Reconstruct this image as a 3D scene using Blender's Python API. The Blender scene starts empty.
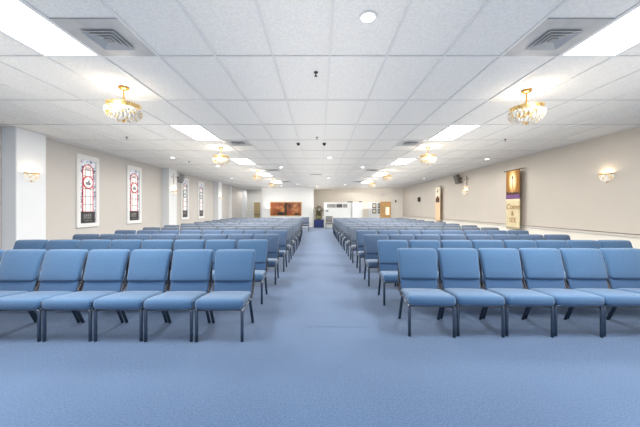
import bpy, bmesh, math, random
from mathutils import Vector, Matrix
random.seed(4)
PI = math.pi
SC = bpy.context.scene
COL = SC.collection
F = 281.0            # focal length in pixels of the 640 px frame
CAM_H = 1.376
CEIL = CAM_H + 1.63
XL, XR = -6.37, 6.33
GRID_X, GRID_Y, TX, TY = 0.105, 3.01, 0.61, 1.22

# ------------------------------------------------------------------ materials
def lin(r, g, b):
    return tuple(((c/255)/12.92 if c/255 <= .04045 else ((c/255+.055)/1.055)**2.4) for c in (r, g, b)) + (1,)

def mat(name, rgb, rough=.6, metal=0., emit=0., emit_rgb=None, var=.0, scale=20., bump=0., bscale=None,
        sheen=0., spec=.5, alpha=1., trans=0.):
    m = bpy.data.materials.new(name); m.use_nodes = True
    nt = m.node_tree; b = nt.nodes['Principled BSDF']
    c = lin(*rgb)
    b.inputs['Roughness'].default_value = rough
    b.inputs['Metallic'].default_value = metal
    b.inputs['Specular IOR Level'].default_value = spec
    b.inputs['Sheen Weight'].default_value = sheen
    b.inputs['Transmission Weight'].default_value = trans
    tc = nt.nodes.new('ShaderNodeTexCoord')
    nz = nt.nodes.new('ShaderNodeTexNoise'); nz.inputs['Scale'].default_value = scale
    nz.inputs['Detail'].default_value = 4
    nt.links.new(tc.outputs['Object'], nz.inputs['Vector'])
    rp = nt.nodes.new('ShaderNodeValToRGB')
    rp.color_ramp.elements[0].position = .3; rp.color_ramp.elements[1].position = .7
    rp.color_ramp.elements[0].color = tuple(max(0, x*(1-var)) for x in c[:3])+(1,)
    rp.color_ramp.elements[1].color = tuple(min(1, x*(1+var)) for x in c[:3])+(1,)
    nt.links.new(nz.outputs['Fac'], rp.inputs['Fac'])
    nt.links.new(rp.outputs['Color'], b.inputs['Base Color'])
    if emit:
        b.inputs['Emission Color'].default_value = lin(*(emit_rgb or rgb))
        b.inputs['Emission Strength'].default_value = emit
    if bump:
        n2 = nt.nodes.new('ShaderNodeTexNoise'); n2.inputs['Scale'].default_value = bscale or scale*4
        nt.links.new(tc.outputs['Object'], n2.inputs['Vector'])
        bp = nt.nodes.new('ShaderNodeBump'); bp.inputs['Strength'].default_value = bump
        bp.inputs['Distance'].default_value = .01
        nt.links.new(n2.outputs['Fac'], bp.inputs['Height'])
        nt.links.new(bp.outputs['Normal'], b.inputs['Normal'])
    return m

def node(m, t): return m.node_tree.nodes.new(t)
def link(m, a, b): m.node_tree.links.new(a, b)
def bsdf(m): return m.node_tree.nodes['Principled BSDF']

def fabric(name, rgb, dot):
    """woven blue cloth with rows of small pale dots"""
    m = mat(name, rgb, 0.85, sheen=.3, spec=.25, bump=.15, bscale=260)
    tc = node(m, 'ShaderNodeTexCoord'); mp = node(m, 'ShaderNodeMapping')
    link(m, tc.outputs['Object'], mp.inputs['Vector'])
    k = 2*PI/.021
    mp.inputs['Scale'].default_value = (k, k, k)
    sx = node(m, 'ShaderNodeSeparateXYZ'); link(m, mp.outputs['Vector'], sx.inputs['Vector'])
    def sn(o):
        s = node(m, 'ShaderNodeMath'); s.operation = 'SINE'; link(m, o, s.inputs[0]); return s.outputs[0]
    ad = node(m, 'ShaderNodeMath'); ad.operation = 'ADD'
    link(m, sx.outputs['Z'], ad.inputs[0]); link(m, sx.outputs['Y'], ad.inputs[1])
    mu = node(m, 'ShaderNodeMath'); mu.operation = 'MULTIPLY'
    link(m, sn(sx.outputs['X']), mu.inputs[0]); link(m, sn(ad.outputs[0]), mu.inputs[1])
    rp = node(m, 'ShaderNodeValToRGB')
    rp.color_ramp.elements[0].position = .25; rp.color_ramp.elements[0].color = lin(*rgb)
    rp.color_ramp.elements[1].position = .75; rp.color_ramp.elements[1].color = lin(*dot)
    link(m, mu.outputs[0], rp.inputs['Fac'])
    link(m, rp.outputs['Color'], bsdf(m).inputs['Base Color'])
    return m

M = {}
M['fabric'] = fabric('blue_woven_fabric', (60, 93, 129), (104, 137, 170))
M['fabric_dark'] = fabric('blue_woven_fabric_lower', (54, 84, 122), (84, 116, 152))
M['grey_fabric'] = fabric('grey_woven_fabric', (112, 112, 112), (140, 140, 138))
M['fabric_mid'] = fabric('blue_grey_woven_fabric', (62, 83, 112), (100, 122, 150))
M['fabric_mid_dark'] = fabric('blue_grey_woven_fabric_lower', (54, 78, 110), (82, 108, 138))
M['fabric_far'] = fabric('pale_blue_grey_fabric', (80, 92, 110), (126, 136, 150))  # greyer, paler copy of the fabric for the rows farther back
M['fabric_far_dark'] = fabric('pale_blue_grey_fabric_lower', (70, 84, 104), (104, 116, 134))
M['gunmetal'] = mat('gunmetal', (112, 118, 128), .27, .8, var=.1, scale=40)
M['gunmetal_dark'] = mat('dark_gunmetal', (54, 54, 58), .45, .5, var=.1, scale=40)
M['gold'] = mat('polished_gold', (214, 164, 84), .3, .9, var=.18, scale=60)
M['gold_rim'] = mat('filigree_gold', (214, 178, 116), .4, .75, var=.6, scale=55)
M['wall'] = mat('warm_grey_paint', (198, 190, 179), .75, var=.015, scale=2, bump=.03, bscale=120)
M['wall_left'] = mat('beige_paint', (202, 197, 191), .75, var=.015, scale=2, bump=.03, bscale=120)
M['white'] = mat('white_paint', (232, 232, 230), .6, var=.01, scale=3)
M['pilaster'] = mat('pilaster_white', (226, 228, 230), .65, var=.012, scale=3)
M['cream'] = mat('cream_dado_paint', (228, 222, 210), .7, var=.015, scale=3)
M['rail'] = mat('rail_paint', (205, 198, 188), .5, var=.03, scale=10)
M['rail_dark'] = mat('dark_rail_moulding', (128, 120, 112), .5, var=.1, scale=60)  # darker tone for the rail cap and the push bar
M['tbar'] = mat('painted_tee_bar', (218, 217, 214), .5, var=.02)
M['diffuser'] = mat('prismatic_diffuser', (255, 255, 255), .5, emit=9.)
M['lens'] = mat('downlight_lens', (255, 255, 255), .5, emit=12.)
M['vent'] = mat('galvanised_vent_metal', (176, 176, 175), .45, .15, var=.12, scale=5)
M['vent_dark'] = mat('vent_dark_metal', (140, 140, 140), .6, .2, var=.1)  # darker grey for the vent centre plate
M['black'] = mat('black_plastic', (22, 22, 24), .4)
M['dark'] = mat('dark_grey_plastic', (60, 58, 56), .5, var=.1)
M['speaker'] = mat('speaker_cloth', (112, 108, 104), .7, var=.25, scale=90)
M['speaker_pale'] = mat('speaker_grey', (150, 150, 154), .6, var=.08, scale=30)
M['cross'] = mat('pewter_cross', (160, 152, 140), .5, .3, var=.1)
M['cross_pale'] = mat('pale_cross', (206, 200, 196), .6, var=.05)
M['navy'] = mat('navy_cloth', (22, 40, 92), .8, var=.25, scale=9, sheen=.2)
M['leaf'] = mat('dried_leaf_green', (96, 94, 66), .8, var=.5, scale=40)
M['flower_dark'] = mat('dark_dried_flowers', (58, 50, 42), .8, var=.5, scale=40)
M['basket'] = mat('woven_basket', (120, 116, 84), .8, var=.35, scale=70)
M['tan'] = mat('tan_door_veneer', (190, 170, 128), .5, var=.08, scale=14)
M['oak'] = mat('honey_oak', (206, 158, 96), .5, var=.15, scale=14)
M['glow_glass'] = mat('bright_door_glass', (252, 240, 214), .2, emit=.5)
M['purple'] = mat('purple_band', (116, 78, 128), .8, var=.12, scale=30)
M['lettering'] = mat('brown_lettering', (166, 124, 78), .8)
M['peach'] = mat('peach_cloth', (226, 196, 160), .85, var=.06, scale=12)
M['ivory'] = mat('ivory_cloth', (232, 222, 200), .85, var=.05, scale=12)
M['banner_low'] = mat('ochre_cloth', (212, 197, 160), .85, var=.06, scale=10)
M['maroon'] = mat('maroon_print', (84, 58, 56), .85, var=.3, scale=30)
M['lead'] = mat('lead_came', (92, 92, 98), .5, .2)
M['red_glass'] = mat('red_glass', (196, 58, 66), .25, var=.2, scale=50, emit=.12)
M['pink_glass'] = mat('pale_pink_glass', (243, 222, 220), .25, var=.08, scale=14, emit=.35)
M['clear_glass'] = mat('opal_white_glass', (238, 240, 238), .25, var=.04, scale=16, emit=.35)
M['inscription'] = mat('dark_inscription_glass', (52, 50, 54), .4, var=.3, scale=40)
M['dove'] = mat('grey_dove_glass', (122, 124, 126), .3, var=.4, scale=30)
M['photo'] = mat('grey_photographs', (150, 147, 144), .6, var=.35, scale=26)
M['photo_dark'] = mat('dark_photographs', (86, 84, 84), .6, var=.5, scale=26)
M['bulb'] = mat('lit_bulb', (255, 240, 210), .4, emit=25.)

# carpet: short pile, mottled blue
m = mat('blue_carpet', (112, 142, 186), .95, spec=.1, sheen=.3, bump=.4, bscale=220); M['carpet'] = m
tc = node(m, 'ShaderNodeTexCoord')
n1 = node(m, 'ShaderNodeTexNoise'); n1.inputs['Scale'].default_value = 85; n1.inputs['Detail'].default_value = 6
n2 = node(m, 'ShaderNodeTexNoise'); n2.inputs['Scale'].default_value = .9; n2.inputs['Detail'].default_value = 3
link(m, tc.outputs['Object'], n1.inputs['Vector']); link(m, tc.outputs['Object'], n2.inputs['Vector'])
r1 = node(m, 'ShaderNodeValToRGB'); r2 = node(m, 'ShaderNodeValToRGB')
r1.color_ramp.elements[0].position = .32; r1.color_ramp.elements[0].color = lin(55, 81, 114)
r1.color_ramp.elements[1].position = .68; r1.color_ramp.elements[1].color = lin(84, 110, 146)
r2.color_ramp.elements[0].position = .35; r2.color_ramp.elements[0].color = (.86, .86, .88, 1)
r2.color_ramp.elements[1].position = .7; r2.color_ramp.elements[1].color = (1, 1, 1, 1)
link(m, n1.outputs['Fac'], r1.inputs['Fac']); link(m, n2.outputs['Fac'], r2.inputs['Fac'])
mx = node(m, 'ShaderNodeMixRGB'); mx.blend_type = 'MULTIPLY'; mx.inputs[0].default_value = 1
link(m, r1.outputs['Color'], mx.inputs[1]); link(m, r2.outputs['Color'], mx.inputs[2])
link(m, mx.outputs['Color'], bsdf(m).inputs['Base Color'])

# fissured ceiling tile
m = mat('mineral_fibre_tile', (232, 229, 223), .85, var=.07, scale=42, bump=.25, bscale=90, spec=.2); M['tile'] = m

# crystal: faceted white glass lit from inside, gold glints
def crystal(name, strength):
    m = mat(name, (250, 244, 230), .12, spec=.8)
    tc = node(m, 'ShaderNodeTexCoord'); v = node(m, 'ShaderNodeTexVoronoi'); v.inputs['Scale'].default_value = 34
    link(m, tc.outputs['Object'], v.inputs['Vector'])
    rp = node(m, 'ShaderNodeValToRGB'); cr = rp.color_ramp
    cr.elements[0].position = .0; cr.elements[0].color = lin(200, 156, 84)
    cr.elements[1].position = .6; cr.elements[1].color = lin(212, 209, 202)
    e = cr.elements.new(.14); e.color = lin(222, 200, 150)
    e = cr.elements.new(.32); e.color = lin(176, 168, 156)
    sp = node(m, 'ShaderNodeSeparateColor'); link(m, v.outputs['Color'], sp.inputs['Color'])
    link(m, sp.outputs[0], rp.inputs['Fac'])
    link(m, rp.outputs['Color'], bsdf(m).inputs['Base Color'])
    link(m, rp.outputs['Color'], bsdf(m).inputs['Emission Color'])
    bsdf(m).inputs['Emission Strength'].default_value = strength
    return m
M['crystal'] = crystal('lit_crystal', .3)
M['crystal_warm'] = crystal('lit_crystal_warm', .9)

# stained border glass: voronoi mosaic in grey blue
m = mat('mosaic_border_glass', (170, 176, 190), .3); M['mosaic'] = m
tc = node(m, 'ShaderNodeTexCoord'); v = node(m, 'ShaderNodeTexVoronoi'); v.inputs['Scale'].default_value = 24
link(m, tc.outputs['Object'], v.inputs['Vector'])
sp = node(m, 'ShaderNodeSeparateColor'); link(m, v.outputs['Color'], sp.inputs['Color'])
rp = node(m, 'ShaderNodeValToRGB'); cr = rp.color_ramp; cr.interpolation = 'CONSTANT'
cr.elements[0].position = 0; cr.elements[0].color = lin(226, 230, 238)
cr.elements[1].position = .45; cr.elements[1].color = lin(176, 186, 208)
for p, c in ((.62, (210, 196, 206)), (.74, (96, 106, 132)), (.86, (70, 72, 84)), (.94, (150, 98, 108))):
    e = cr.elements.new(p); e.color = lin(*c)
link(m, sp.outputs[0], rp.inputs['Fac']); link(m, rp.outputs['Color'], bsdf(m).inputs['Base Color'])
link(m, rp.outputs['Color'], bsdf(m).inputs['Emission Color']); bsdf(m).inputs['Emission Strength'].default_value = .15

# amber panes of the rear opening
m = mat('amber_wood_glass', (176, 96, 48), .25, emit=.0); M['amber'] = m
tc = node(m, 'ShaderNodeTexCoord'); n1 = node(m, 'ShaderNodeTexNoise'); n1.inputs['Scale'].default_value = 1.9
n1.inputs['Detail'].default_value = 5
link(m, tc.outputs['Object'], n1.inputs['Vector'])
rp = node(m, 'ShaderNodeValToRGB'); cr = rp.color_ramp
cr.elements[0].position = .33; cr.elements[0].color = lin(74, 41, 27)
cr.elements[1].position = .72; cr.elements[1].color = lin(202, 148, 88)
e = cr.elements.new(.52); e.color = lin(148, 80, 46)
link(m, n1.outputs['Fac'], rp.inputs['Fac']); link(m, rp.outputs['Color'], bsdf(m).inputs['Base Color'])
link(m, rp.outputs['Color'], bsdf(m).inputs['Emission Color']); bsdf(m).inputs['Emission Strength'].default_value = .12

# banner picture: gold ground with a pale glowing centre
m = mat('glowing_banner_print', (186, 140, 70), .85); M['banner_pic'] = m
tc = node(m, 'ShaderNodeTexCoord'); mp = node(m, 'ShaderNodeMapping')
mp.inputs['Location'].default_value = (0, 0, -2.27*2.3)
mp.inputs['Scale'].default_value = (4.6, 0, 2.3)
link(m, tc.outputs['Object'], mp.inputs['Vector'])
ln = node(m, 'ShaderNodeVectorMath'); ln.operation = 'LENGTH'; link(m, mp.outputs['Vector'], ln.inputs[0])
rp = node(m, 'ShaderNodeValToRGB'); cr = rp.color_ramp
cr.elements[0].position = .15; cr.elements[0].color = lin(252, 246, 226)
cr.elements[1].position = 1.3 if False else 1.0; cr.elements[1].color = lin(150, 104, 46)
e = cr.elements.new(.5); e.color = lin(244, 220, 160)
e = cr.elements.new(.78); e.color = lin(196, 152, 84)
link(m, ln.outputs['Value'], rp.inputs['Fac']); link(m, rp.outputs['Color'], bsdf(m).inputs['Base Color'])

# ------------------------------------------------------------------ mesh helpers
def finish(name, bm, material, parent=None, smooth=False, loc=None):
    me = bpy.data.meshes.new(name); bm.normal_update()
    bmesh.ops.recalc_face_normals(bm, faces=bm.faces[:])
    bm.to_mesh(me); bm.free()
    if smooth:
        for p in me.polygons: p.use_smooth = True
    for mm in (material if isinstance(material, (list, tuple)) else [material]): me.materials.append(mm)
    o = bpy.data.objects.new(name, me); COL.objects.link(o)
    if parent: o.parent = parent
    if loc: o.location = loc
    return o

def box(bm, x0, x1, y0, y1, z0, z1, bev=0.):
    ret = bmesh.ops.create_cube(bm, size=1)
    vs = ret['verts']
    for v in vs:
        v.co = Vector((x0+(v.co.x+.5)*(x1-x0), y0+(v.co.y+.5)*(y1-y0), z0+(v.co.z+.5)*(z1-z0)))
    if bev:
        es = list({e for v in vs for e in v.link_edges})
        bmesh.ops.bevel(bm, geom=es, offset=bev, segments=2, affect='EDGES')
    return vs

def tube(bm, pts, r, n=10, cap=True, ry=None):
    pts = [Vector(p) for p in pts]; rings = []
    for i, p in enumerate(pts):
        if i == 0: t = pts[1]-p
        elif i == len(pts)-1: t = p-pts[i-1]
        else: t = (pts[i+1]-p).normalized()+(p-pts[i-1]).normalized()
        t.normalize()
        a = Vector((1, 0, 0)) if abs(t.x) < .8 else Vector((0, 1, 0))
        u = t.cross(a).normalized(); w = t.cross(u).normalized()
        rr = r[i] if isinstance(r, (list, tuple)) else r
        r2 = ry if ry else rr
        rings.append([bm.verts.new(p+u*rr*math.cos(2*PI*k/n)+w*r2*math.sin(2*PI*k/n)) for k in range(n)])
    for A, B in zip(rings, rings[1:]):
        for k in range(n): bm.faces.new((A[k], A[(k+1) % n], B[(k+1) % n], B[k]))
    if cap:
        bm.faces.new(rings[0]); bm.faces.new(rings[-1])

def lathe(bm, prof, n=32, c=(0, 0, 0), a0=0., a1=2*PI):
    full = abs(a1-a0-2*PI) < 1e-6
    rings = []
    for r, z in prof:
        if r < 1e-5:
            rings.append([bm.verts.new((c[0], c[1], c[2]+z))])
        else:
            k = n if full else n+1
            rings.append([bm.verts.new((c[0]+r*math.cos(a0+(a1-a0)*i/n), c[1]+r*math.sin(a0+(a1-a0)*i/n), c[2]+z)) for i in range(k)])
    for A, B in zip(rings, rings[1:]):
        m_ = n
        for i in range(m_):
            j = (i+1) % n if full else i+1
            if len(A) == 1 and len(B) == 1: continue
            if len(A) == 1: bm.faces.new((A[0], B[i], B[j]))
            elif len(B) == 1: bm.faces.new((A[i], A[j], B[0]))
            else: bm.faces.new((A[i], A[j], B[j], B[i]))

def rbox(bm, hx, hy, hz, r, c=(0, 0, 0), n=3, mid=4, deform=None):
    """box with rounded edges and subdivided faces, for cushions"""
    def axis(h):
        a = [-h+r*(1-math.cos(PI/2*i/n)) if False else -h+r*i/n for i in range(n)]
        inner = [-(h-r)+2*(h-r)*i/mid for i in range(mid+1)]
        return a+inner+[-x for x in reversed(a)]
    ax = [axis(hx), axis(hy), axis(hz)]; h = (hx, hy, hz)
    cache = {}
    def vert(p):
        k = tuple(round(q, 5) for q in p)
        if k in cache: return cache[k]
        inner = Vector([max(-(h[i]-r), min(h[i]-r, p[i])) for i in range(3)])
        d = Vector(p)-inner
        q = inner+(d.normalized()*r if d.length > 1e-9 else d)
        if deform: q = deform(q)
        v = bm.verts.new(q+Vector(c)); cache[k] = v; return v
    for a in range(3):
        b, d = (a+1) % 3, (a+2) % 3
        for s in (-1, 1):
            for i in range(len(ax[b])-1):
                for j in range(len(ax[d])-1):
                    q = []
                    for (ii, jj) in ((i, j), (i+1, j), (i+1, j+1), (i, j+1)):
                        p = [0, 0, 0]; p[a] = s*h[a]; p[b] = ax[b][ii]; p[d] = ax[d][jj]
                        q.append(vert(p))
                    if len(set(q)) == 4: bm.faces.new(q if s > 0 else q[::-1])

def poly(bm, pts, y0, y1):
    """prism from an x,z outline between depths y0 (front) and y1"""
    f = [bm.verts.new((x, y0, z)) for x, z in pts]; b = [bm.verts.new((x, y1, z)) for x, z in pts]
    bm.faces.new(f); bm.faces.new(b[::-1])
    for i in range(len(pts)):
        j = (i+1) % len(pts); bm.faces.new((f[i], b[i], b[j], f[j]))

def ring(bm, outer, inner, y0, y1):
    n = len(outer)
    V = [[bm.verts.new((p[0], y, p[1])) for p in L] for L in (outer, inner) for y in (y0, y1)]
    of, ob, jf, jb = V
    for i in range(n):
        j = (i+1) % n
        bm.faces.new((of[i], of[j], jf[j], jf[i])); bm.faces.new((ob[j], ob[i], jb[i], jb[j]))
        bm.faces.new((of[j], of[i], ob[i], ob[j])); bm.faces.new((jf[i], jf[j], jb[j], jb[i]))

def rect(x0, x1, z0, z1): return [(x0, z0), (x1, z0), (x1, z1), (x0, z1)]
def ell(cx, cz, rx, rz, n=28): return [(cx+rx*math.cos(2*PI*i/n), cz+rz*math.sin(2*PI*i/n)) for i in range(n)]
def arch(hw, z0, z1, n=14):
    s = z1-hw
    return [(-hw, z0), (hw, z0)]+[(hw*math.cos(PI*i/n), s+hw*math.sin(PI*i/n)) for i in range(n+1)]

def thing(name, label, cat, loc=(0, 0, 0), rz=0., group=None):
    o = bpy.data.objects.new(name, None); COL.objects.link(o)
    o.empty_display_size = .1; o.location = loc; o.rotation_euler = (0, 0, rz)
    o['label'] = label; o['category'] = cat
    if group: o['group'] = group
    return o
def tag(o, label, cat, group=None):
    o['label'] = label; o['category'] = cat
    if group: o['group'] = group
    return o
def struct(o): o['kind'] = 'structure'; return o
def children(o): return [c for c in COL.objects if c.parent == o]
def dup(root, loc, label, rz=None, group=None, kids=None):
    r = root.copy(); COL.objects.link(r); r.location = loc
    if rz is not None: r.rotation_euler = (0, 0, rz)
    r['label'] = label
    if group: r['group'] = group
    for ch, subs in (kids if kids is not None else [(c, children(c)) for c in children(root)]):
        c = ch.copy(); COL.objects.link(c); c.parent = r
        for g in subs:
            d = g.copy(); COL.objects.link(d); d.parent = c
    return r
def lamp(name, kind, loc, energy, color=(1, 1, 1), **kw):
    l = bpy.data.lights.new(name, kind); l.energy = energy; l.color = color
    for k, v in kw.items(): setattr(l, k, v)
    o = bpy.data.objects.new(name, l); COL.objects.link(o); o.location = loc
    return o

# ------------------------------------------------------------------ the setting
Y0 = -3.2            # end wall left unbuilt so world light fills the room from behind
ZB = 21.3            # white rear wall
CA, CB = (XR, 21.5), (-.45, 24.3)     # slanting far wall
def far_y(x): return CA[1]+(x-CA[0])*(CB[1]-CA[1])/(CB[0]-CA[0])
bm = bmesh.new(); box(bm, XL-.3, XR+.3, Y0, 25.5, -.12, 0); fl = struct(finish('floor', bm, M['carpet']))
bm = bmesh.new(); box(bm, -.16, .56, 3.275, 3.281, -.01, .001); finish('carpet_seam', bm, M['navy'], fl)
bm = bmesh.new(); box(bm, XL-.3, XR+.3, Y0, 25.5, CEIL+.012, CEIL+.12); cl = struct(finish('ceiling', bm, M['tile']))
bm = bmesh.new()
k = -12
while GRID_X+k*TX < XR:
    x = GRID_X+k*TX
    if x > XL: box(bm, x-.012, x+.012, Y0, 24.6, CEIL, CEIL+.02)
    k += 1
k = -5
while GRID_Y+k*TY < 24.6:
    y = GRID_Y+k*TY
    box(bm, XL, XR, y-.011, y+.011, CEIL+.001, CEIL+.02); k += 1
finish('ceiling_grid', bm, M['tbar'], cl)
bm = bmesh.new(); box(bm, XL-.25, XL, Y0, 25.2, 0, CEIL+.012); struct(finish('wall_left', bm, M['wall_left']))
bm = bmesh.new(); box(bm, XR, XR+.25, Y0, 25.2, 0, CEIL+.012); wr = struct(finish('wall_right', bm, M['wall']))
bm = bmesh.new(); box(bm, XR-.006, XR, Y0, CA[1], 0, .80); struct(finish('trim_1', bm, M['cream']))
bm = bmesh.new(); box(bm, XR-.03, XR, Y0, CA[1], .80, .86, .006); cr_ = struct(finish('trim_2', bm, M['rail']))
bm = bmesh.new(); box(bm, XR-.036, XR-.004, Y0, CA[1], .862, .876); finish('rail_cap', bm, M['rail_dark'], cr_)
# slanted far wall
bm = bmesh.new()
d = Vector((CB[0]-CA[0], CB[1]-CA[1], 0)).normalized(); nrm = Vector((-d.y, d.x, 0))
if nrm.y < 0: nrm = -nrm
A_ = Vector((CA[0]+.25, far_y(CA[0]+.25), 0)); B_ = Vector((CB[0]-.3, far_y(CB[0]-.3), 0))
lo = [bm.verts.new(p) for p in (A_, B_, B_+nrm*.2, A_+nrm*.2)]
hi = [bm.verts.new(v.co+Vector((0, 0, CEIL+.012))) for v in lo]
bm.faces.new(lo); bm.faces.new(hi)
for i in range(4): bm.faces.new((lo[i], lo[(i+1) % 4], hi[(i+1) % 4], hi[i]))
struct(finish('wall_far', bm, mat('pale_far_paint', (226, 219, 208), .75, var=.015, scale=2)))
# white rear block
bm = bmesh.new(); box(bm, -4.42, -.5, ZB, 24.9, 0, CEIL+.012); struct(finish('wall_rear', bm, M['white']))
bm = bmesh.new(); box(bm, XL, -4.42, 24.3, 24.6, 0, CEIL+.012); struct(finish('wall_corridor', bm, M['white']))
# pilasters on the left wall
for i, y in enumerate((5.62, 11.32, 16.8, 22.9)):
    bm = bmesh.new(); box(bm, XL, -6.08, y, y+.62, 0, CEIL+.01, .008)
    struct(finish('trim_%d' % (3+i), bm, M['pilaster']))
bm = bmesh.new(); box(bm, XL, -6.26, 19.7, 19.95, 0, CEIL+.01); struct(finish('trim_7', bm, M['white']))
bm = bmesh.new(); box(bm, XL, XL+.018, Y0, 24.3, 0, .10); struct(finish('baseboard_left', bm, M['white']))
bm = bmesh.new(); box(bm, XR-.02, XR, Y0, CA[1], 0, .10); struct(finish('baseboard_right', bm, M['white']))

# stained glass windows, front faces -y, local z = height above floor
def stained_window(num, yc, ring_mat):
    w = bpy.data.objects.new('window_%d' % num, None); COL.objects.link(w); w['kind'] = 'structure'
    w.location = (XL, yc, 0); w.rotation_euler = (0, 0, PI/2)
    bm = bmesh.new(); ring(bm, rect(-.365, .365, .886, 2.83), rect(-.26, .26, .99, 2.70), -.045, -.001)
    finish('window_frame', bm, M['white'], w)
    bm = bmesh.new(); poly(bm, rect(-.26, .26, .99, 2.70), -.014, -.002)
    finish('mosaic_border', bm, M['mosaic'], w)
    bm = bmesh.new(); poly(bm, arch(.165, 1.30, 2.58), -.020, -.013)
    finish('pane', bm, M['pink_glass'], w)
    bm = bmesh.new(); poly(bm, rect(-.075, .075, 1.30, 2.42), -.0215, -.016)
    finish('pale_pane', bm, M['clear_glass'], w)
    bm = bmesh.new(); ring(bm, arch(.178, 1.30, 2.593), arch(.158, 1.31, 2.573), -.026, -.016)
    finish('arch_line', bm, ring_mat, w)
    bm = bmesh.new()
    for z in (1.50, 1.72, 1.92, 2.27, 2.44): box(bm, -.165, .165, -.024, -.018, z-.006, z+.006)
    for x in (-.075, .075): box(bm, x-.005, x+.005, -.024, -.018, 1.30, 2.50)
    for a in (PI*.3, PI*.5, PI*.7):
        tube(bm, [(0, -.021, 2.42), (.16*math.cos(a), -.021, 2.42+.16*math.sin(a))], .005, 6)
    finish('lead_lines', bm, M['lead'], w)
    bm = bmesh.new(); poly(bm, ell(0, 2.10, .165, .165), -.030, -.020); md = finish('medallion', bm, M['clear_glass'], w)
    bm = bmesh.new(); ring(bm, ell(0, 2.10, .178, .178), ell(0, 2.10, .146, .146), -.036, -.022)
    finish('medallion_ring', bm, ring_mat, md)
    bm = bmesh.new()      # a small bird with a raised wing
    poly(bm, [(-.10, 2.07), (-.04, 2.03), (.03, 2.02), (.08, 2.05), (.10, 2.02), (.09, 2.08), (.04, 2.11), (.05, 2.18),
              (.01, 2.16), (-.02, 2.11), (-.06, 2.12), (-.085, 2.10)], -.034, -.029)
    finish('dove', bm, M['dove'], md)
    bm = bmesh.new(); poly(bm, rect(-.235, .235, .995, 1.30), -.024, -.013); ins = finish('inscription_panel', bm, M['inscription'], w)
    bm = bmesh.new()
    for x in (-.12, -.055, .01, .075):
        poly(bm, [(x-.022+px, pz) for px, pz in ((0, 1.10), (.014, 1.10), (.014, 1.20), (.03, 1.20), (.03, 1.10), (.044, 1.10), (.044, 1.22), (.022, 1.25), (0, 1.22))], -.028, -.023)
    poly(bm, rect(-.12, .02, 1.045, 1.06), -.028, -.023); poly(bm, rect(.04, .12, 1.045, 1.06), -.028, -.023)
    finish('pale_arches', bm, M['photo'], ins)
for i, y in enumerate((7.69, 9.60, 13.2, 15.0)):
    stained_window(i+1, y, M['red_glass'] if i < 2 else M['lead'])

# amber two-pane window in the white rear wall
w = bpy.data.objects.new('window_5', None); COL.objects.link(w); w['kind'] = 'structure'; w.location = (0, ZB, 0)
x0, x1, z0, z1 = -3.78, -1.40, .85, 1.91
bm = bmesh.new(); ring(bm, rect(x0, x1, z0, z1), rect(x0+.05, x1-.05, z0+.05, z1-.05), -.05, -.001); finish('window_frame', bm, M['oak'], w)
for a, b in ((x0+.05, -2.68), (-2.52, x1-.05)):
    bm = bmesh.new(); poly(bm, rect(a, b, z0+.05, z1-.05), -.02, -.002); finish('pane', bm, M['amber'], w)
bm = bmesh.new(); box(bm, -2.68, -2.52, -.045, -.002, z0+.05, z1-.05); finish('mullion', bm, M['flower_dark'], w)
for cx_, rx_, rz_ in ((-2.98, .30, .26), (-1.75, .22, .16)):  # dark reflections in the panes, built as flat black shapes
    bm = bmesh.new(); poly(bm, [(cx_+rx_*math.cos(PI*i/14), z0+.05+rz_*math.sin(PI*i/14)) for i in range(15)], -.026, -.019); finish('dark_reflection', bm, M['black'], w)

# doors
d1 = bpy.data.objects.new('door_1', None); COL.objects.link(d1); d1['kind'] = 'structure'
d1.location = (-5.43, 24.3, 0)
bm = bmesh.new(); poly(bm, rect(-.27, .27, 0, 1.95), -.03, -.002); finish('door_panel', bm, M['tan'], d1)
bm = bmesh.new(); poly(bm, rect(-.25, .25, .86, .93), -.06, -.03); finish('push_bar', bm, M['rail_dark'], d1)
bm = bmesh.new(); ring(bm, rect(-.34, .34, 0, 2.02), rect(-.27, .27, -.0, 1.95), -.05, -.001); finish('door_frame', bm, M['white'], d1)
d2 = bpy.data.objects.new('door_2', None); COL.objects.link(d2); d2['kind'] = 'structure'
ang = math.atan2(CA[1]-CB[1], CA[0]-CB[0])
d2.location = (5.14, far_y(5.14), 0); d2.rotation_euler = (0, 0, ang)
bm = bmesh.new(); ring(bm, rect(-.40, .40, 0, 1.95), rect(-.33, .33, 0, 1.88), -.06, -.002); finish('door_frame', bm, M['oak'], d2)
bm = bmesh.new(); poly(bm, rect(-.33, .33, 0, 1.88), -.03, -.002); finish('door_panel', bm, M['oak'], d2)
bm = bmesh.new(); poly(bm, rect(.0, .29, .92, 1.52), -.036, -.028); finish('door_glass', bm, M['glow_glass'], d2)
bm = bmesh.new(); ring(bm, rect(-.30, -.06, .98, 1.66), rect(-.26, -.10, 1.02, 1.62), -.036, -.028); finish('panel_moulding', bm, M['tan'], d2)

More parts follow.
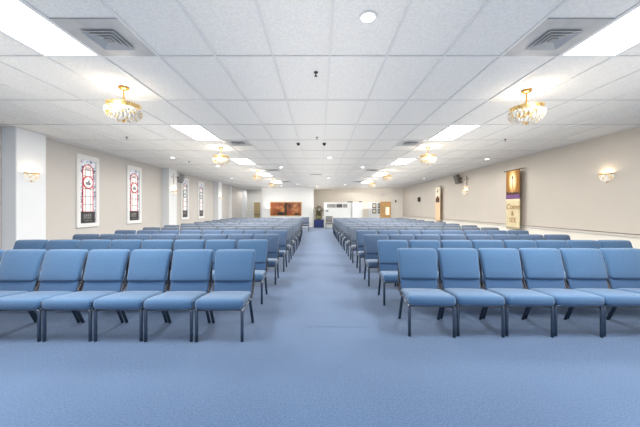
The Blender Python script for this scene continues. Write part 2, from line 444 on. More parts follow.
# ------------------------------------------------------------------ chairs
def make_chair(fab, fab2, label, group):
    t = thing('church_chair', label, 'chair', (0, 0, 0), 0, group)
    # seat: waterfall cushion
    bm = bmesh.new()
    def dseat(q):
        u, v = q.x/.253, q.y/.235
        z = q.z
        if z > 0: z += .014*(1-u**4)*(1-v**4)
        if v < -.2: z -= .008*((-v-.2)/.8)**2*(1 if q.z > 0 else .2)
        z -= (.050 if q.z > 0 else .006)*(v+1)/2
        return Vector((q.x*(1-.03*(v+1)/2), q.y-.012*(1-u*u)*(1 if v < -.9 else 0), z))
    rbox(bm, .253, .235, .056, .042, (0, .20, .393), deform=dseat)
    finish('seat', bm, fab, t, True)
    # padded backrest, leaning away
    bm = bmesh.new()
    def dback(q):
        u, v = q.x/.245, q.z/.185
        x = q.x*(.945+.07*(v+1)/2)
        y = q.y+.055*v
        if q.y < 0: y -= .022*(1-u**4)*(1-v**4)
        y += .012*max(0, v)**3
        return Vector((x, y, q.z-.006*u**4*(1 if v > 0 else -.4)))
    rbox(bm, .245, .036, .185, .034, (0, .545, .685), deform=dback)
    finish('backrest', bm, fab, t, True)
    bm = bmesh.new()
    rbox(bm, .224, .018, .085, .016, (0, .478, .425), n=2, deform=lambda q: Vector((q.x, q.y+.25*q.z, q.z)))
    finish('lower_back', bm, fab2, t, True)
    for s in (-1, 1):
        bm = bmesh.new(); tube(bm, [(s*.222, 0, .330), (s*.231, 0, .326), (s*.235, 0, .312), (s*.235, 0, 0)], .016, 10)
        finish('leg', bm, M['gunmetal'], t, True)
        bm = bmesh.new(); tube(bm, [(s*.237, .30, .338), (s*.237, .335, .325), (s*.237, .49, 0)], .017, 10)
        finish('leg', bm, M['gunmetal'], t, True)
    bm = bmesh.new()
    tube(bm, [(-.226, 0, .330), (.226, 0, .330)], .0115, 8)
    for s in (-1, 1): tube(bm, [(s*.236, .0, .326), (s*.237, .43, .326)], .0105, 8)
    tube(bm, [(-.237, .42, .326), (.237, .42, .326)], .0105, 8)
    finish('seat_frame', bm, M['gunmetal'], t, True)
    bm = bmesh.new()
    for s in (-1, 1):
        tube(bm, [(s*.237, .31, .334), (s*.237, .45, .352), (s*.238, .53, .47), (s*.222, .61, .70), (s*.212, .632, .80)], .0125, 8)
    tube(bm, [(-.212, .632, .80), (.212, .632, .80)], .0105, 8)
    finish('back_frame', bm, M['gunmetal_dark'], t, True)
    return t
ORD = ['front', 'second', 'third', 'fourth', 'fifth', 'sixth', 'seventh', 'eighth', 'ninth', 'tenth', 'eleventh', 'twelfth', 'last']
def chair_label(side, row, i, n):
    seat = ('aisle-end chair' if i == 0 else 'chair %s from the centre aisle' %
            ['', 'second', 'third', 'fourth', 'fifth', 'sixth', 'seventh', 'eighth'][i])
    return 'blue upholstered %s, %s row%s of the %s block' % (seat, ORD[row], ' from front' if 0 < row < 12 else '', side)
rowsR = [3.03, 3.99, 5.02, 6.08]; rowsL = [2.92, 4.05, 5.10, 6.18]
edgeR = [.94, .895, .85, .84, .81, .80, .78, .77, .75, .74, .73, .73, .74]
edgeL = [.78, .816, .785, .77, .77, .77, .77, .77, .80, .86, .90, .95, 1.0]
while len(rowsR) < 13: rowsR.append(rowsR[-1]+1.06)
while len(rowsL) < 13: rowsL.append(rowsL[-1]+1.055)
turnR = [-.065, -.055]; turnL = [.015, .05, .05]
protos = {}
for side, rows, edges, sg in (('left', rowsL, edgeL, -1), ('right', rowsR, edgeR, 1)):
    for r, (y, e) in enumerate(zip(rows, edges)):
        n = 7 if r == 0 else 8
        cw = .527 if r == 0 else .522 if sg < 0 else .516
        for i in range(n):
            x = sg*(e+cw*(i+.5))
            jx, jy, ja = random.uniform(-.002, .002), random.uniform(-.010, .010), random.uniform(-.004, .004)
            if r == 0: jy *= .5; ja *= .5
            tr = turnL if sg < 0 else turnR
            if r < len(tr): ja = ja*.5+tr[r]
            lab = chair_label(side, r, i, n); g = 'blue upholstered chairs in the %s block' % side
            loc = (x+jx*.5, y+jy, 0)
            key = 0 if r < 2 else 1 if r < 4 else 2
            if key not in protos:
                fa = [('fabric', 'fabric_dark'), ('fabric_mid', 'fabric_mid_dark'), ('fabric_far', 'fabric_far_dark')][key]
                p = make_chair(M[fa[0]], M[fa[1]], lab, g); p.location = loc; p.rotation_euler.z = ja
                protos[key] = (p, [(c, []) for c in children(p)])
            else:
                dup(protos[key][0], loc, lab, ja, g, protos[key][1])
lone = dup(protos[2][0], (-.93, 17.1, 0), 'lone blue upholstered chair behind the last row of the left block, beside the aisle', 0, 'blue upholstered chairs in the left block', protos[2][1])
gc = make_chair(M['grey_fabric'], M['grey_fabric'], 'grey upholstered chair standing against the white partition at the far end', None)
gc.location = (.66, 19.75, 0)

# ------------------------------------------------------------------ ceiling lights, vents, downlights
def make_panel(loc, label, group):
    t = thing('ceiling_light_panel', label, 'ceiling light', loc, 0, group)
    bm = bmesh.new()
    hx, hy = TX/2-.012, TY/2-.011
    V = []
    for (x, y) in ((hx, hy), (hx-.02, hy-.02)):
        for z in (0., .012): V.append([bm.verts.new((sx*x, sy*y, z)) for sx, sy in ((-1, -1), (1, -1), (1, 1), (-1, 1))])
    for i in range(4):
        j = (i+1) % 4
        bm.faces.new((V[0][i], V[0][j], V[2][j], V[2][i])); bm.faces.new((V[0][i], V[0][j], V[1][j], V[1][i]))
        bm.faces.new((V[2][i], V[2][j], V[3][j], V[3][i])); bm.faces.new((V[1][i], V[1][j], V[3][j], V[3][i]))
    finish('panel_frame', bm, M['white'], t)
    bm = bmesh.new(); box(bm, -hx+.02, hx-.02, -hy+.02, hy-.02, .003, .009); finish('diffuser', bm, M['diffuser'], t)
    return t
PX = {'left': GRID_X-4.5*TX, 'right': GRID_X+4.5*TX}
PY = [GRID_Y-.61+i*3*TY for i in range(5)]
nth = ['nearest', 'second', 'third', 'fourth', 'farthest']
first = None
for side in ('left', 'right'):
    for i, y in enumerate(PY):
        lab = '%s bright rectangular light panel in the %s ceiling row' % (nth[i], side)
        g = 'rectangular ceiling light panels'
        loc = (PX[side], y, CEIL)
        if first is None: first = make_panel(loc, lab, g)
        else: dup(first, loc, lab, 0, g)

def make_vent(loc, label, group):
    t = thing('ceiling_vent', label, 'vent', loc, 0, group)
    bm = bmesh.new(); box(bm, -.292, .292, -.292, .292, .002, .012); finish('backing_plate', bm, M['vent'], t)
    bm = bmesh.new()
    o = [(-.2, -.2), (.2, -.2), (.2, .2), (-.2, .2)]
    for a in (.15, .108, .066):
        b = a-.028
        pts = []
        for (r_, z) in ((a, -.014), (b, .001), (b+.004, .002), (a+.004, -.011)):
            pts.append([bm.verts.new((sx*r_, sy*r_, z)) for sx, sy in ((-1, -1), (1, -1), (1, 1), (-1, 1))])
        for i in range(4):
            for q in range(4):
                A, B = pts[q], pts[(q+1) % 4]
                bm.faces.new((A[i], A[(i+1) % 4], B[(i+1) % 4], B[i]))
    finish('louvres', bm, M['vent'], t)
    bm = bmesh.new(); box(bm, -.03, .03, -.03, .03, -.008, .001); finish('centre_plate', bm, M['vent_dark'], t)
    return t
first = None
vn = ['nearest', 'second', 'third', 'farthest']
for side, vx in (('left', GRID_X-3.5*TX), ('right', GRID_X+3.5*TX)):
    for i, y in enumerate((GRID_Y-.305, GRID_Y+3*TY+.305, GRID_Y+7*TY+.305, GRID_Y+11*TY+.305)):
        lab = '%s grey square air vent beside the %s light panels' % (vn[i], side)
        if first is None: first = make_vent((vx, y, CEIL-.002), lab, 'square ceiling vents')
        else: dup(first, (vx, y, CEIL-.002), lab, 0, 'square ceiling vents')
t = thing('return_grille', 'long grey return grille in the middle of the far ceiling', 'vent', (-.2, 13.3, CEIL-.002))
bm = bmesh.new(); box(bm, -.29, .29, -.14, .14, 0, .012); finish('grille_frame', bm, M['tbar'], t)
bm = bmesh.new()
for k in range(6): box(bm, -.26, .26, -.115+k*.042, -.095+k*.042, -.006, .001)
finish('louvres', bm, M['vent'], t)

def make_down(loc, label, group):
    t = thing('recessed_downlight', label, 'downlight', loc, 0, group)
    bm = bmesh.new()
    lathe(bm, [(.058, .0), (.076, -.003), (.08, .006), (.058, .010), (.058, 0)], 28); finish('trim_ring', bm, M['white'], t, True)
    bm = bmesh.new(); lathe(bm, [(0, .001), (.057, .001), (.057, .009), (0, .009)], 28); finish('lens', bm, M['lens'], t)
    return t
first = None
for x, y, lab in ((.41, 2.40, 'round downlight overhead, nearest of the middle line'),
                  (.31, 8.98, 'round downlight over the aisle in front of the dark domes'),
                  (.45, 15.0, 'brightest round downlight over the far aisle'),
                  (-4.7, 8.94, 'nearest round downlight close to the left wall'),
                  (-4.7, 15.0, 'farther round downlight close to the left wall'),
                  (-3.9, 10.7, 'round downlight just past the second left chandelier'),
                  (5.47, 9.2, 'nearest round downlight close to the right wall'),
                  (5.55, 15.0, 'farther round downlight close to the right wall'),
                  (-1.53, 11.03, 'round downlight left of the aisle beside third vent'),
                  (1.66, 11.0, 'round downlight right of the aisle beside third vent'),
                  (-1.50, 18.7, 'round downlight in front of the white rear wall'),
                  (-2.76, 19.9, 'round downlight nearest the amber rear window'),
                  (-.18, 20.5, 'round downlight at the corner of the white rear wall'),
                  (1.7, 18.8, 'round downlight in front of the white partition')):
    if first is None: first = make_down((x, y, CEIL+.002), lab, 'recessed downlights')
    else: dup(first, (x, y, CEIL+.002), lab, 0, 'recessed downlights')

def make_sprinkler(loc, label):
    t = thing('sprinkler_head', label, 'sprinkler', loc, 0, 'ceiling sprinkler heads')
    bm = bmesh.new(); lathe(bm, [(0, .012), (.026, .012), (.022, 0), (.010, -.005), (0, -.005)], 20); finish('escutcheon', bm, M['dark'], t, True)
    bm = bmesh.new(); lathe(bm, [(0, .0), (.007, .0), (.007, -.032), (.019, -.035), (.019, -.039), (0, -.041)], 16); finish('deflector', bm, M['dark'], t, True)
    return t
first = None
for x, y, lab in ((-.05, 3.37, 'nearest dark sprinkler head, on the middle of the ceiling'),
                  (-4.4, 6.4, 'dark sprinkler head between left chandelier and first stained window'),
                  (4.35, 6.6, 'dark sprinkler head beyond the right near chandelier'),
                  (-.07, 6.42, 'small dark sprinkler head just before the two domes'),
                  (-4.5, 9.66, 'dark sprinkler head above the left wall speaker')):
    if first is None: first = make_sprinkler((x, y, CEIL), lab)
    else: dup(first, (x, y, CEIL), lab)
def make_dome(loc, label):
    t = thing('dome_camera', label, 'camera', loc, 0, 'black ceiling domes')
    bm = bmesh.new(); lathe(bm, [(0, .012), (.045, .012), (.045, -.008), (0, -.008)], 24); finish('base', bm, M['dark'], t, True)
    bm = bmesh.new(); lathe(bm, [(.040*math.cos(a*PI/16), -.008-.045*math.sin(a*PI/16)) for a in range(8)]+[(0, -.053)], 24); finish('dome', bm, M['black'], t, True)
    return t
a = make_dome((-.54, 7.0, CEIL), 'left of the two small black domes on the ceiling')
dup(a, (.107, 7.0, CEIL), 'right of the two small black domes on the ceiling')

# ------------------------------------------------------------------ chandeliers
def bead(bm, p, s, u):
    """an elongated faceted crystal"""
    p = Vector(p); z = Vector((0, 0, 1)); n = Vector(u).normalized(); w = z.cross(n).normalized()
    top = bm.verts.new(p+z*s*1.3); bot = bm.verts.new(p-z*s*1.5)
    q = [bm.verts.new(p+d*s*.8) for d in (n, w, -n, -w)]
    for i in range(4):
        bm.faces.new((top, q[i], q[(i+1) % 4])); bm.faces.new((bot, q[(i+1) % 4], q[i]))
def make_chandelier(loc, label):
    t = thing('crystal_chandelier', label, 'chandelier', loc, 0, 'crystal ceiling chandeliers')
    bm = bmesh.new(); lathe(bm, [(0, 0), (.062, 0), (.066, -.008), (.05, -.022), (.02, -.032), (0, -.034)], 28); finish('canopy', bm, M['gold'], t, True)
    bm = bmesh.new()
    tube(bm, [(0, 0, -.03), (0, 0, -.27)], .009, 10)
    for k in range(3):
        a = k*2*PI/3+.5
        tube(bm, [(0, 0, -.17), (.13*math.cos(a), .13*math.sin(a), -.20), (.190*math.cos(a), .190*math.sin(a), -.255)], .005, 6)
    lathe(bm, [(0, -.13), (.018, -.14), (.010, -.155), (.016, -.165), (0, -.18)], 14); finish('stem', bm, M['gold'], t, True)
    bm = bmesh.new()
    lathe(bm, [(.188, -.236), (.199, -.231), (.199, -.239), (.194, -.265), (.203, -.284), (.198, -.290), (.188, -.282), (.188, -.236)], 40)
    for k in range(40):
        a = 2*PI*k/40; bead(bm, (.196*math.cos(a), .196*math.sin(a), -.227), .010, (math.cos(a), math.sin(a), 0))
    finish('rim', bm, M['gold_rim'], t, True)
    bm = bmesh.new()
    prof = []
    for i in range(9):
        a = PI/2*i/8
        prof.append((.203*math.cos(a)**.7*(1+.06*math.sin(2*a)) if i < 8 else 0, -.285-.145*math.sin(a)))
    lathe(bm, prof, 36)
    for i in range(8):
        a = PI/2*(i+.3)/8; r = .207*math.cos(a)**.7*(1+.06*math.sin(2*a)); z = -.291-.145*math.sin(a)
        n = max(6, int(r*140))
        for k in range(n):
            b = 2*PI*(k+.5*(i % 2))/n
            bead(bm, (r*math.cos(b), r*math.sin(b), z), .016, (math.cos(b), math.sin(b), 0))
    finish('crystal_bowl', bm, M['crystal'], t)
    bm = bmesh.new(); lathe(bm, [(0, -.423), (.020, -.433), (.024, -.445), (.009, -.453), (.012, -.461), (0, -.475)], 18); finish('finial', bm, M['gold'], t, True)
    bm = bmesh.new()
    for k in range(3):
        a = k*2*PI/3+.5+PI/3
        lathe(bm, [(0, -.235), (.012, -.25), (.017, -.27), (.010, -.295), (0, -.297)], 10, (.11*math.cos(a), .11*math.sin(a), 0))
    finish('bulbs', bm, M['bulb'], t, True)
    return t
first = None
CH = [('left', PX['left'], (3.78, 7.50, 11.9, 15.6)), ('right', PX['right'], (3.88, 7.43, 11.9, 15.4))]
for side, x, ys in CH:
    for i, y in enumerate(ys):
        lab = '%s gold and crystal bowl chandelier in the %s row' % (['nearest', 'second', 'third', 'farthest'][i], side)
        if first is None: first = make_chandelier((x, y, CEIL), lab)
        else: dup(first, (x, y, CEIL), lab)
        lamp('chandelier_light', 'POINT', (x, y, CEIL-.17), 9, (1, .96, .90), shadow_soft_size=.05)

# ------------------------------------------------------------------ wall sconces (front faces -y)
def make_sconce(loc, rz, label):
    t = thing('wall_sconce', label, 'wall lamp', loc, rz, 'crystal wall sconces')
    bm = bmesh.new(); lathe(bm, [(0, 0), (.05, 0), (.05, .012), (.02, .02), (0, .02)], 20)
    bm.transform(Matrix.Rotation(PI/2, 4, 'X')); finish('back_plate', bm, M['gold'], t, True)
    bm = bmesh.new()
    lathe(bm, [(.150, .128), (.162, .134), (.160, .120), (.166, .104), (.152, .100), (.150, .128)], 22, (0, 0, 0), PI, 2*PI)
    for k in range(13):
        a = PI+PI*k/12; bead(bm, (.158*math.cos(a), .158*math.sin(a), .138), .010, (math.cos(a), math.sin(a), 0))
    tube(bm, [(0, -.01, 0), (0, -.07, .04), (0, -.156, .112)], .007, 8)
    finish('rim', bm, M['gold_rim'], t, True)
    bm = bmesh.new()
    prof = [(.155*math.cos(PI/2*i/7)**.7 if i < 7 else 0, .105-.165*math.sin(PI/2*i/7)) for i in range(8)]
    lathe(bm, prof, 20, (0, 0, 0), PI, 2*PI)
    for i in range(6):
        a = PI/2*(i+.3)/6; r = .158*math.cos(a)**.7; z = .10-.165*math.sin(a); n = max(4, int(r*75))
        for k in range(n+1):
            b = PI+PI*k/n
            bead(bm, (r*math.cos(b), r*math.sin(b)-.004, z), .014, (math.cos(b), math.sin(b), 0))
    finish('crystal_bowl', bm, M['crystal_warm'], t)
    bm = bmesh.new(); lathe(bm, [(0, -.055), (.016, -.066), (.018, -.078), (0, -.10)], 14, (0, -.03, 0)); finish('finial', bm, M['gold'], t, True)
    bm = bmesh.new()
    for x in (-.055, .055): lathe(bm, [(0, .13), (.012, .115), (.015, .095), (0, .07)], 10, (x, -.06, 0))
    finish('bulbs', bm, M['bulb'], t, True)
    t.scale = (.86, .86, .86)
    return t
s = make_sconce((-6.08, 5.90, 2.02), PI/2, 'gold and crystal sconce on the nearest white pilaster at left')
for loc, rz, lab in (((-6.08, 11.66, 2.02), PI/2, 'crystal sconce on the second white pilaster under the left speaker'),
                     ((-6.08, 17.1, 2.02), PI/2, 'crystal sconce on the third, farthest lit white pilaster at left'),
                     ((XR, 6.18, 2.04), -PI/2, 'glowing crystal sconce alone on the right wall near the camera'),
                     ((XR, 12.2, 2.04), -PI/2, 'crystal sconce on the right wall under the cross')):
    dup(s, loc, lab, rz)
for x, y in ((-6.08, 5.90), (-6.08, 11.66), (-6.08, 17.1), (XR, 6.18), (XR, 12.2)):
    lamp('sconce_light', 'POINT', (x+(.07 if x < 0 else -.07), y, 2.13), 3.2, (1, .86, .62), shadow_soft_size=.03)

# ------------------------------------------------------------------ wall speakers and crosses
def speaker(loc, rz, label, m, off=-.26):
    t = thing('wall_speaker', label, 'speaker', loc, rz)
    bm = bmesh.new(); box(bm, -.03, .03, -.10, 0, .02, .08); tube(bm, [(0, -.08, .05), (0, -.16, .03)], .015, 8); finish('bracket', bm, M['dark'], t)
    bm = bmesh.new(); box(bm, -.11, .11, -.10, .10, -.20, .20, .012)
    for v in bm.verts:
        if v.co.y > 0: v.co.x *= .72
    bm.transform(Matrix.Translation((0, off, 0)) @ Matrix.Rotation(.30, 4, 'X') @ Matrix.Rotation(.25, 4, 'Z')); finish('cabinet', bm, m, t)
    bm = bmesh.new(); box(bm, -.098, .098, -.112, -.098, -.185, .185, .004)
    bm.transform(Matrix.Translation((0, off, 0)) @ Matrix.Rotation(.30, 4, 'X') @ Matrix.Rotation(.25, 4, 'Z')); finish('grille', bm, M['speaker'] if m is not M['speaker_pale'] else M['speaker_pale'], t)
speaker((XL, 12.38, 2.72), PI/2, 'grey loudspeaker high on the left wall behind second pilaster', M['speaker_pale'])
speaker((XR, 12.55, 2.70), -PI/2, 'dark grey loudspeaker high on the right wall beside the cross', M['speaker'], -.18)
def cross(loc, rz, label):
    t = thing('wall_cross', label, 'cross', loc, rz, 'small wall crosses')
    bm = bmesh.new(); poly(bm, rect(-.022, .022, -.26, .19), -.03, 0); finish('upright', bm, M['cross'], t)
    bm = bmesh.new(); poly(bm, rect(-.17, .17, .02, .065), -.034, 0); finish('crossbar', bm, M['cross'], t)
    return t
c = cross((XR, 12.1, 2.62), -PI/2, 'small pewter cross on the right wall above a sconce')
lc = dup(c, (-6.08, 11.66, 2.66), 'small pale cross on the second left pilaster above its sconce', PI/2)

for ch in children(lc):
    ch.data = ch.data.copy(); ch.data.materials[0] = M['cross_pale']
# ------------------------------------------------------------------ banners
def text_mesh(s, size, name, m, parent, x, z, y):
    cu = bpy.data.curves.new(name, 'FONT'); cu.body = s; cu.size = size; cu.align_x = 'CENTER'; cu.extrude = .001
    if s == 'Come': cu.shear = .35
    o = bpy.data.objects.new(name, cu); COL.objects.link(o)
    bpy.context.view_layer.update()
    me = bpy.data.meshes.new_from_object(o.evaluated_get(bpy.context.evaluated_depsgraph_get()))
    bpy.data.objects.remove(o)
    me.transform(Matrix.Translation((x, y, z)) @ Matrix.Rotation(PI/2, 4, 'X'))
    me.materials.clear(); me.materials.append(m)
    n = bpy.data.objects.new(name, me); COL.objects.link(n); n.parent = parent
    return n
def cloth(name, hw, z0, z1, m, parent, y=-.16, amp=.004):
    bm = bmesh.new(); nx, nz = 12, 10
    G = [[bm.verts.new((-hw+2*hw*i/nx, y+amp*math.sin(i*1.1+.4*k/nz), z0+(z1-z0)*k/nz)) for i in range(nx+1)] for k in range(nz+1)]
    H = [[bm.verts.new(v.co+Vector((0, .006, 0))) for v in r] for r in G]
    for k in range(nz):
        for i in range(nx):
            bm.faces.new((G[k][i], G[k][i+1], G[k+1][i+1], G[k+1][i])); bm.faces.new((H[k][i+1], H[k][i], H[k+1][i], H[k+1][i+1]))
    for i in range(nx):
        bm.faces.new((G[0][i+1], G[0][i], H[0][i], H[0][i+1])); bm.faces.new((G[nz][i], G[nz][i+1], H[nz][i+1], H[nz][i]))
    for k in range(nz):
        bm.faces.new((G[k][0], G[k+1][0], H[k+1][0], H[k][0])); bm.faces.new((G[k+1][nx], G[k][nx], H[k][nx], H[k+1][nx]))
    return finish(name, bm, m, parent, True)
def rod(parent, hw, z):
    bm = bmesh.new(); tube(bm, [(-hw, -.157, z), (hw, -.157, z)], .012, 10)
    for s_ in (-1, 1):
        tube(bm, [(s_*hw, -.157, z), (s_*(hw+.03), -.157, z)], [.022, .012], 10)
        tube(bm, [(s_*hw*.9, -.157, z), (s_*hw*.9, 0, z+.02)], .007, 8)
    finish('hanging_rod', bm, M['dark'], parent, True)
t = thing('church_banner', 'tall ochre banner with a glowing picture and lettering on the right wall', 'banner', (XR, 9.0, 0), -PI/2)
rod(t, .40, 2.62)
pic = cloth('picture', .32, 1.83, 2.62, M['banner_pic'], t)
bm = bmesh.new(); poly(bm, [(-.035, 1.90), (.035, 1.90), (.022, 2.02), (.012, 2.2), (.012, 2.34), (-.012, 2.34), (-.012, 2.2), (-.022, 2.02)], -.172, -.167); finish('candle', bm, M['oak'], pic)
bm = bmesh.new(); poly(bm, ell(0, 2.385, .026, .045, 14), -.172, -.167); finish('flame_shape', bm, M['maroon'], pic)
bm = bmesh.new(); poly(bm, [(-.30, 1.84), (.30, 1.84), (.30, 1.92), (.12, 1.90), (0, 1.94), (-.14, 1.90), (-.30, 1.95)], -.171, -.166); finish('dark_ground', bm, M['maroon'], pic)
cloth('purple_band', .322, 1.70, 1.83, M['purple'], t, -.161)
lowc = cloth('lower_cloth', .32, .74, 1.70, M['banner_low'], t)
text_mesh('Come', .25, 'lettering', M['lettering'], lowc, 0, 1.37, -.168)
text_mesh('&', .21, 'lettering', M['lettering'], lowc, 0, 1.17, -.168)
text_mesh('SEE', .22, 'lettering', M['lettering'], lowc, 0, .95, -.168)
t = thing('church_banner', 'pale narrow banner with dark house shape farther along the right wall', 'banner', (XR, 14.73, 0), -PI/2)
rod(t, .34, 2.54)
tc_ = cloth('picture', .30, 2.02, 2.54, M['ivory'], t)
bm = bmesh.new(); poly(bm, ell(0, 2.30, .05, .06, 16), -.172, -.167); finish('emblem', bm, M['maroon'], tc_)
bm = bmesh.new(); poly(bm, [(-.22, 1.72), (.22, 1.72), (.22, 1.90), (.10, 2.02), (0, 2.06), (-.12, 1.98), (-.22, 1.90)], -.172, -.166); finish('house_shape', bm, M['maroon'], tc_)
cloth('lower_cloth', .30, .72, 2.02, M['peach'], t)

# ------------------------------------------------------------------ far end furnishings
t = thing('white_partition', 'white half-height partition with a strip of photographs at the far end', 'partition', (1.70, 20.6, 0))
bm = bmesh.new(); box(bm, -1.41, 1.42, 0, .12, 0, 1.85, .01); finish('partition_panel', bm, M['white'], t)
bm = bmesh.new(); poly(bm, rect(-1.41, 1.42, 1.80, 1.86), -.03, .15); finish('top_rail', bm, M['white'], t)
for a, b, mm in ((-1.20, -.55, 'photo'), (-.50, -.06, 'photo_dark'), (-.02, .30, 'photo'), (.85, 1.15, 'photo')):
    bm = bmesh.new(); poly(bm, rect(a, b, 1.48, 1.74), -.012, -.001); finish('photo_strip', bm, M[mm], t)
t = thing('white_cabinet', 'tall white cabinet standing in front of the white partition', 'cabinet', (2.58, 20.1, 0))
bm = bmesh.new(); box(bm, -.26, .26, 0, .42, .05, 1.84, .008); finish('carcass', bm, M['white'], t)
bm = bmesh.new(); box(bm, -.25, .25, .02, .40, 0, .05); finish('plinth', bm, M['cream'], t)
for s_ in (-1, 1):
    bm = bmesh.new(); box(bm, min(s_*.005, s_*.25), max(s_*.005, s_*.25), -.018, 0, .07, 1.82, .004); dd = finish('door', bm, M['white'], t)
    bm = bmesh.new(); tube(bm, [(s_*.03, -.035, .9), (s_*.03, -.035, 1.05)], .006, 8); finish('handle', bm, M['tbar'], dd)
t = thing('wall_phone', 'small black box fixed to the near edge of the white partition', 'box', (.52, 20.6, 1.24))
bm = bmesh.new(); box(bm, -.09, .09, -.05, 0, -.035, .035, .006); finish('body', bm, M['black'], t)
bm = bmesh.new(); box(bm, -.07, .07, -.058, -.048, -.02, .02, .003); finish('face', bm, M['dark'], t)
for x, w_, lab in ((2.20, .19, 'dark low box lying on top of the partition left of the cabinet'), (2.97, .12, 'smaller dark box on top of the partition right of the cabinet')):
    t = thing('equipment_box', lab, 'box', (x, 20.66, 1.86))
    bm = bmesh.new(); box(bm, -w_, w_, -.07, .07, 0, .07, .008); finish('case', bm, M['dark'], t)
    bm = bmesh.new(); box(bm, -w_*.8, w_*.8, -.078, -.068, .015, .055, .003); finish('front_panel', bm, M['black'], t)

t = thing('draped_table', 'low table draped in navy cloth in the far alcove', 'table', (-.06, 20.9, 0))
bm = bmesh.new(); N = 72
pts = []
for i in range(N):
    a = 2*PI*i/N; sx = max(-1, min(1, 1.35*math.cos(a)))*.37; sy = max(-1, min(1, 1.35*math.sin(a)))*.25
    pts.append((sx, sy, a))
top = [bm.verts.new((x, y, .585)) for x, y, a in pts]
mid = [bm.verts.new((x*1.03, y*1.03, .56)) for x, y, a in pts]
bot = [bm.verts.new((x*(1.06+.03*math.sin(9*a)), y*(1.06+.03*math.sin(9*a)), .008)) for x, y, a in pts]
bm.faces.new(top)
for A, B in ((top, mid), (mid, bot)):
    for i in range(N): bm.faces.new((A[i], A[(i+1) % N], B[(i+1) % N], B[i]))
finish('cloth', bm, M['navy'], t, True)
bm = bmesh.new(); box(bm, -.35, .35, -.23, .23, .555, .58); finish('tabletop', bm, M['oak'], t)
for sx in (-1, 1):
    for sy in (-1, 1):
        bm = bmesh.new(); tube(bm, [(sx*.32, sy*.2, .555), (sx*.32, sy*.2, 0)], .018, 8); finish('leg', bm, M['oak'], t)
t = thing('flower_arrangement', 'dark dried flower wreath standing in a basket on the navy table', 'plant', (-.08, 20.85, .586))
bm = bmesh.new(); lathe(bm, [(0, 0), (.17, 0), (.22, .12), (.25, .27), (.235, .275), (.20, .13), (.15, .02), (0, .02)], 26); finish('basket', bm, M['basket'], t, True)
bm = bmesh.new()
rng = random.Random(3)
for k in range(150):
    a = rng.uniform(0, 2*PI); rr = .20+rng.gauss(0, .05); p = Vector((rr*math.cos(a)+.02, rng.gauss(0, .05), .74+rr*math.sin(a)*1.05))
    n = Vector((rng.gauss(0, 1), rng.gauss(0, 1), rng.gauss(0, 1))).normalized(); u = n.orthogonal().normalized(); w_ = n.cross(u)
    L = rng.uniform(.04, .08)
    q = [bm.verts.new(p+u*L), bm.verts.new(p+w_*L*.45), bm.verts.new(p-u*L), bm.verts.new(p-w_*L*.45)]
    bm.faces.new(q)
finish('dried_flowers', bm, M['flower_dark'], t)
bm = bmesh.new()
for k in range(190):
    a = rng.uniform(0, 2*PI); h = rng.uniform(.2, .62); rr = rng.uniform(.02, .27)*(1-.4*abs(h-.4))
    p = Vector((rr*math.cos(a), rr*math.sin(a)*.7, h)); n = Vector((rng.gauss(0, 1), rng.gauss(0, 1), rng.gauss(0, .6))).normalized()
    u = n.orthogonal().normalized(); w_ = n.cross(u); L = rng.uniform(.05, .10)
    bm.faces.new([bm.verts.new(p+u*L), bm.verts.new(p+w_*L*.35), bm.verts.new(p-u*L), bm.verts.new(p-w_*L*.35)])
for k in range(9):
    a = k*.7; tube(bm, [(0, 0, .05), (.08*math.cos(a), .06*math.sin(a), .35), (.16*math.cos(a), .08*math.sin(a), .62)], .006, 5)
finish('leaves', bm, M['leaf'], t)
t = thing('pillar_candle', 'white pillar candle on the navy table right of the basket', 'candle', (.24, 20.78, .586))
bm = bmesh.new(); lathe(bm, [(0, 0), (.062, 0), (.062, .24), (.05, .25), (.012, .243), (0, .243)], 24); finish('wax', bm, M['white'], t, True)
bm = bmesh.new(); tube(bm, [(0, 0, .24), (.004, 0, .275)], .004, 6); finish('wick', bm, M['black'], t)

# notice board on the far wall, beside the oak door
nb = thing('notice_board', 'white notice board with a white frame left of the oak door', 'notice board', (4.42, far_y(4.42), 0), ang)
bm = bmesh.new(); poly(bm, rect(-.40, .24, .55, 1.93), -.03, -.002); finish('board', bm, M['white'], nb)
bm = bmesh.new(); poly(bm, rect(-.56, -.40, 0, 1.95), -.07, -.002); finish('side_post', bm, M['white'], nb)
first = None
for x, z, lab in ((-.10, 1.64, 'upper left black picture frame on the far notice board'), (-.10, 1.21, 'lower left black picture frame on the far notice board'),
                  (.26, 1.64, 'upper right black picture frame beside the oak door'), (.26, 1.21, 'lower right black picture frame beside the oak door')):
    px, py = 4.42+x*math.cos(ang), far_y(4.42)+x*math.sin(ang)
    off = .031
    t = thing('picture_frame', lab, 'picture', (px+off*math.sin(ang), py-off*math.cos(ang), z), ang, 'small black frames at the far wall')
    hw = .15 if x < 0 else .085
    bm = bmesh.new(); ring(bm, rect(-hw, hw, -.18, .18), rect(-hw+.05, hw-.05, -.12, .12), -.03, 0); finish('frame', bm, M['black'], t)
    bm = bmesh.new(); poly(bm, rect(-hw+.05, hw-.05, -.12, .12), -.012, -.001); finish('print', bm, M['ivory'], t)
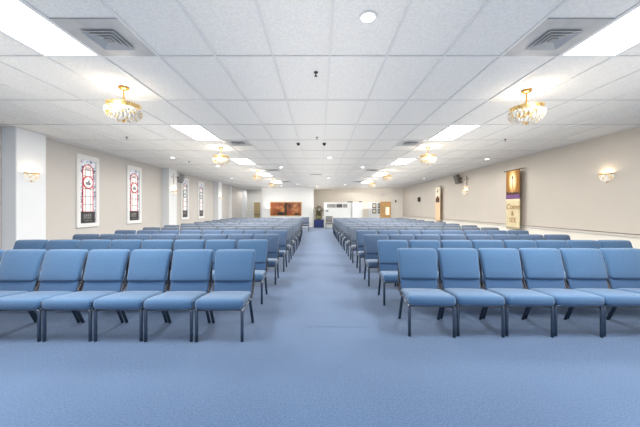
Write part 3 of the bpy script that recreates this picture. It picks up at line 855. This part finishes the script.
# small fixtures
t = thing('wall_speaker', 'small black box speaker on the far part of the right wall', 'speaker', (XR, 17.8, 1.98), -PI/2)
bm = bmesh.new(); box(bm, -.11, .11, -.12, 0, -.14, .14, .015); finish('cabinet', bm, M['black'], t)
bm = bmesh.new(); box(bm, -.09, .09, -.13, -.118, -.12, .12, .004); finish('grille', bm, M['dark'], t)
x = 5.85
t = thing('thermostat', 'tiny dark thermostat on the far wall right of the oak door', 'thermostat', (x, far_y(x), 1.98), ang)
bm = bmesh.new(); box(bm, -.05, .05, -.05, 0, -.08, .08, .008); finish('housing', bm, M['dark'], t)
bm = bmesh.new(); box(bm, -.03, .03, -.056, -.048, -.01, .05, .002); finish('display', bm, M['black'], t)
x = 4.9
t = thing('sign_box', 'small pinkish white sign box high above the notice board', 'light', (x, far_y(x), 2.50), ang)  # built blank, taken for an exit sign; the round heads are added
bm = bmesh.new(); box(bm, -.14, .14, -.05, 0, -.07, .07, .012); finish('housing', bm, mat('pinkish_plastic', (226, 206, 202), .5), t)
for s_ in (-1, 1):
    bm = bmesh.new(); lathe(bm, [(0, 0), (.04, 0), (.045, .015), (0, .02)], 16, (0, 0, 0)); bm.transform(Matrix.Translation((s_*.08, -.05, 0)) @ Matrix.Rotation(PI/2, 4, 'X')); finish('round_head', bm, M['white'], t, True)

# ------------------------------------------------------------------ light, camera
w = bpy.data.worlds.new('daylight'); SC.world = w; w.use_nodes = True
w.node_tree.nodes['Background'].inputs[0].default_value = (.56, .80, 1.0, 1)
w.node_tree.nodes['Background'].inputs[1].default_value = .7
# the fluorescent panels and added fill lamps that have no fixtures
for side in ('left', 'right'):
    for y in [PY[0]-3*TY]+PY:  # pair behind the camera is added, without fixtures, to brighten the foreground
        o = lamp('panel_light', 'AREA', (PX[side], y, CEIL-.03), 150 if y > 0 else 175, (1, .955, .88) if y > 0 else (.86, .94, 1), shape='RECTANGLE', size=.58, size_y=1.18)
for sx in (-3.5, 0, 3.5):
    o = lamp('fill_uplight', 'AREA', (sx, 11., 1.42), 195, (1, .94, .85), shape='RECTANGLE', size=1.2, size_y=24)  # added fill aimed up to brighten the ceiling, no such fixture
    o.rotation_euler = (PI, 0, 0)
for sx in (-3.2, 3.2):
    o = lamp('general_fill', 'AREA', (sx, 14.2, CEIL-.01), 125, (1, .955, .88), shape='RECTANGLE', size=4.5, size_y=20.5)  # added broad fill just under the ceiling, no such fixture

for x, y, e in ((-1.5, 18.7, 18), (-2.76, 19.6, 18), (-.18, 20.2, 16), (1.7, 18.8, 20), (-5.4, 22.6, 60), (-4.9, 18.3, 22), (4.6, 19.6, 44), (2.2, 21.9, 34), (5.0, 15.0, 26), (5.0, 11.2, 20)):  # some sit at downlights; corridor and far-side ones are added fill without fixtures
    lamp('downlight_and_fill', 'SPOT', (x, y, CEIL-.02), e*1.3, (1, .97, .92), shadow_soft_size=.06, spot_size=3.0, spot_blend=.3)
for x, y, e in ((.41, 2.40, 40), (.31, 8.98, 170), (.45, 15., 110), (-4.7, 8.94, 40), (-4.7, 15., 40), (5.47, 9.2, 40)):
    lamp('downlight_spot', 'SPOT', (x, y, CEIL-.02), e, (1, .96, .90), shadow_soft_size=.05, spot_size=2.85, spot_blend=.5)
cam = bpy.data.cameras.new('camera'); co = bpy.data.objects.new('camera', cam); COL.objects.link(co)
co.location = (0, 0, CAM_H); co.rotation_euler = (PI/2, 0, 0)
cam.sensor_width = 36; cam.lens = F/640*36; cam.shift_y = -4.5/640
cam.clip_start = .05; cam.clip_end = 200
SC.camera = co
SC.view_settings.view_transform = 'Standard'
SC.view_settings.look = 'None'
SC.view_settings.exposure = -0.3
SC.cycles.use_denoising = True
SC.cycles.max_bounces = 12
SC.cycles.diffuse_bounces = 8
SC.cycles.sample_clamp_indirect = 6
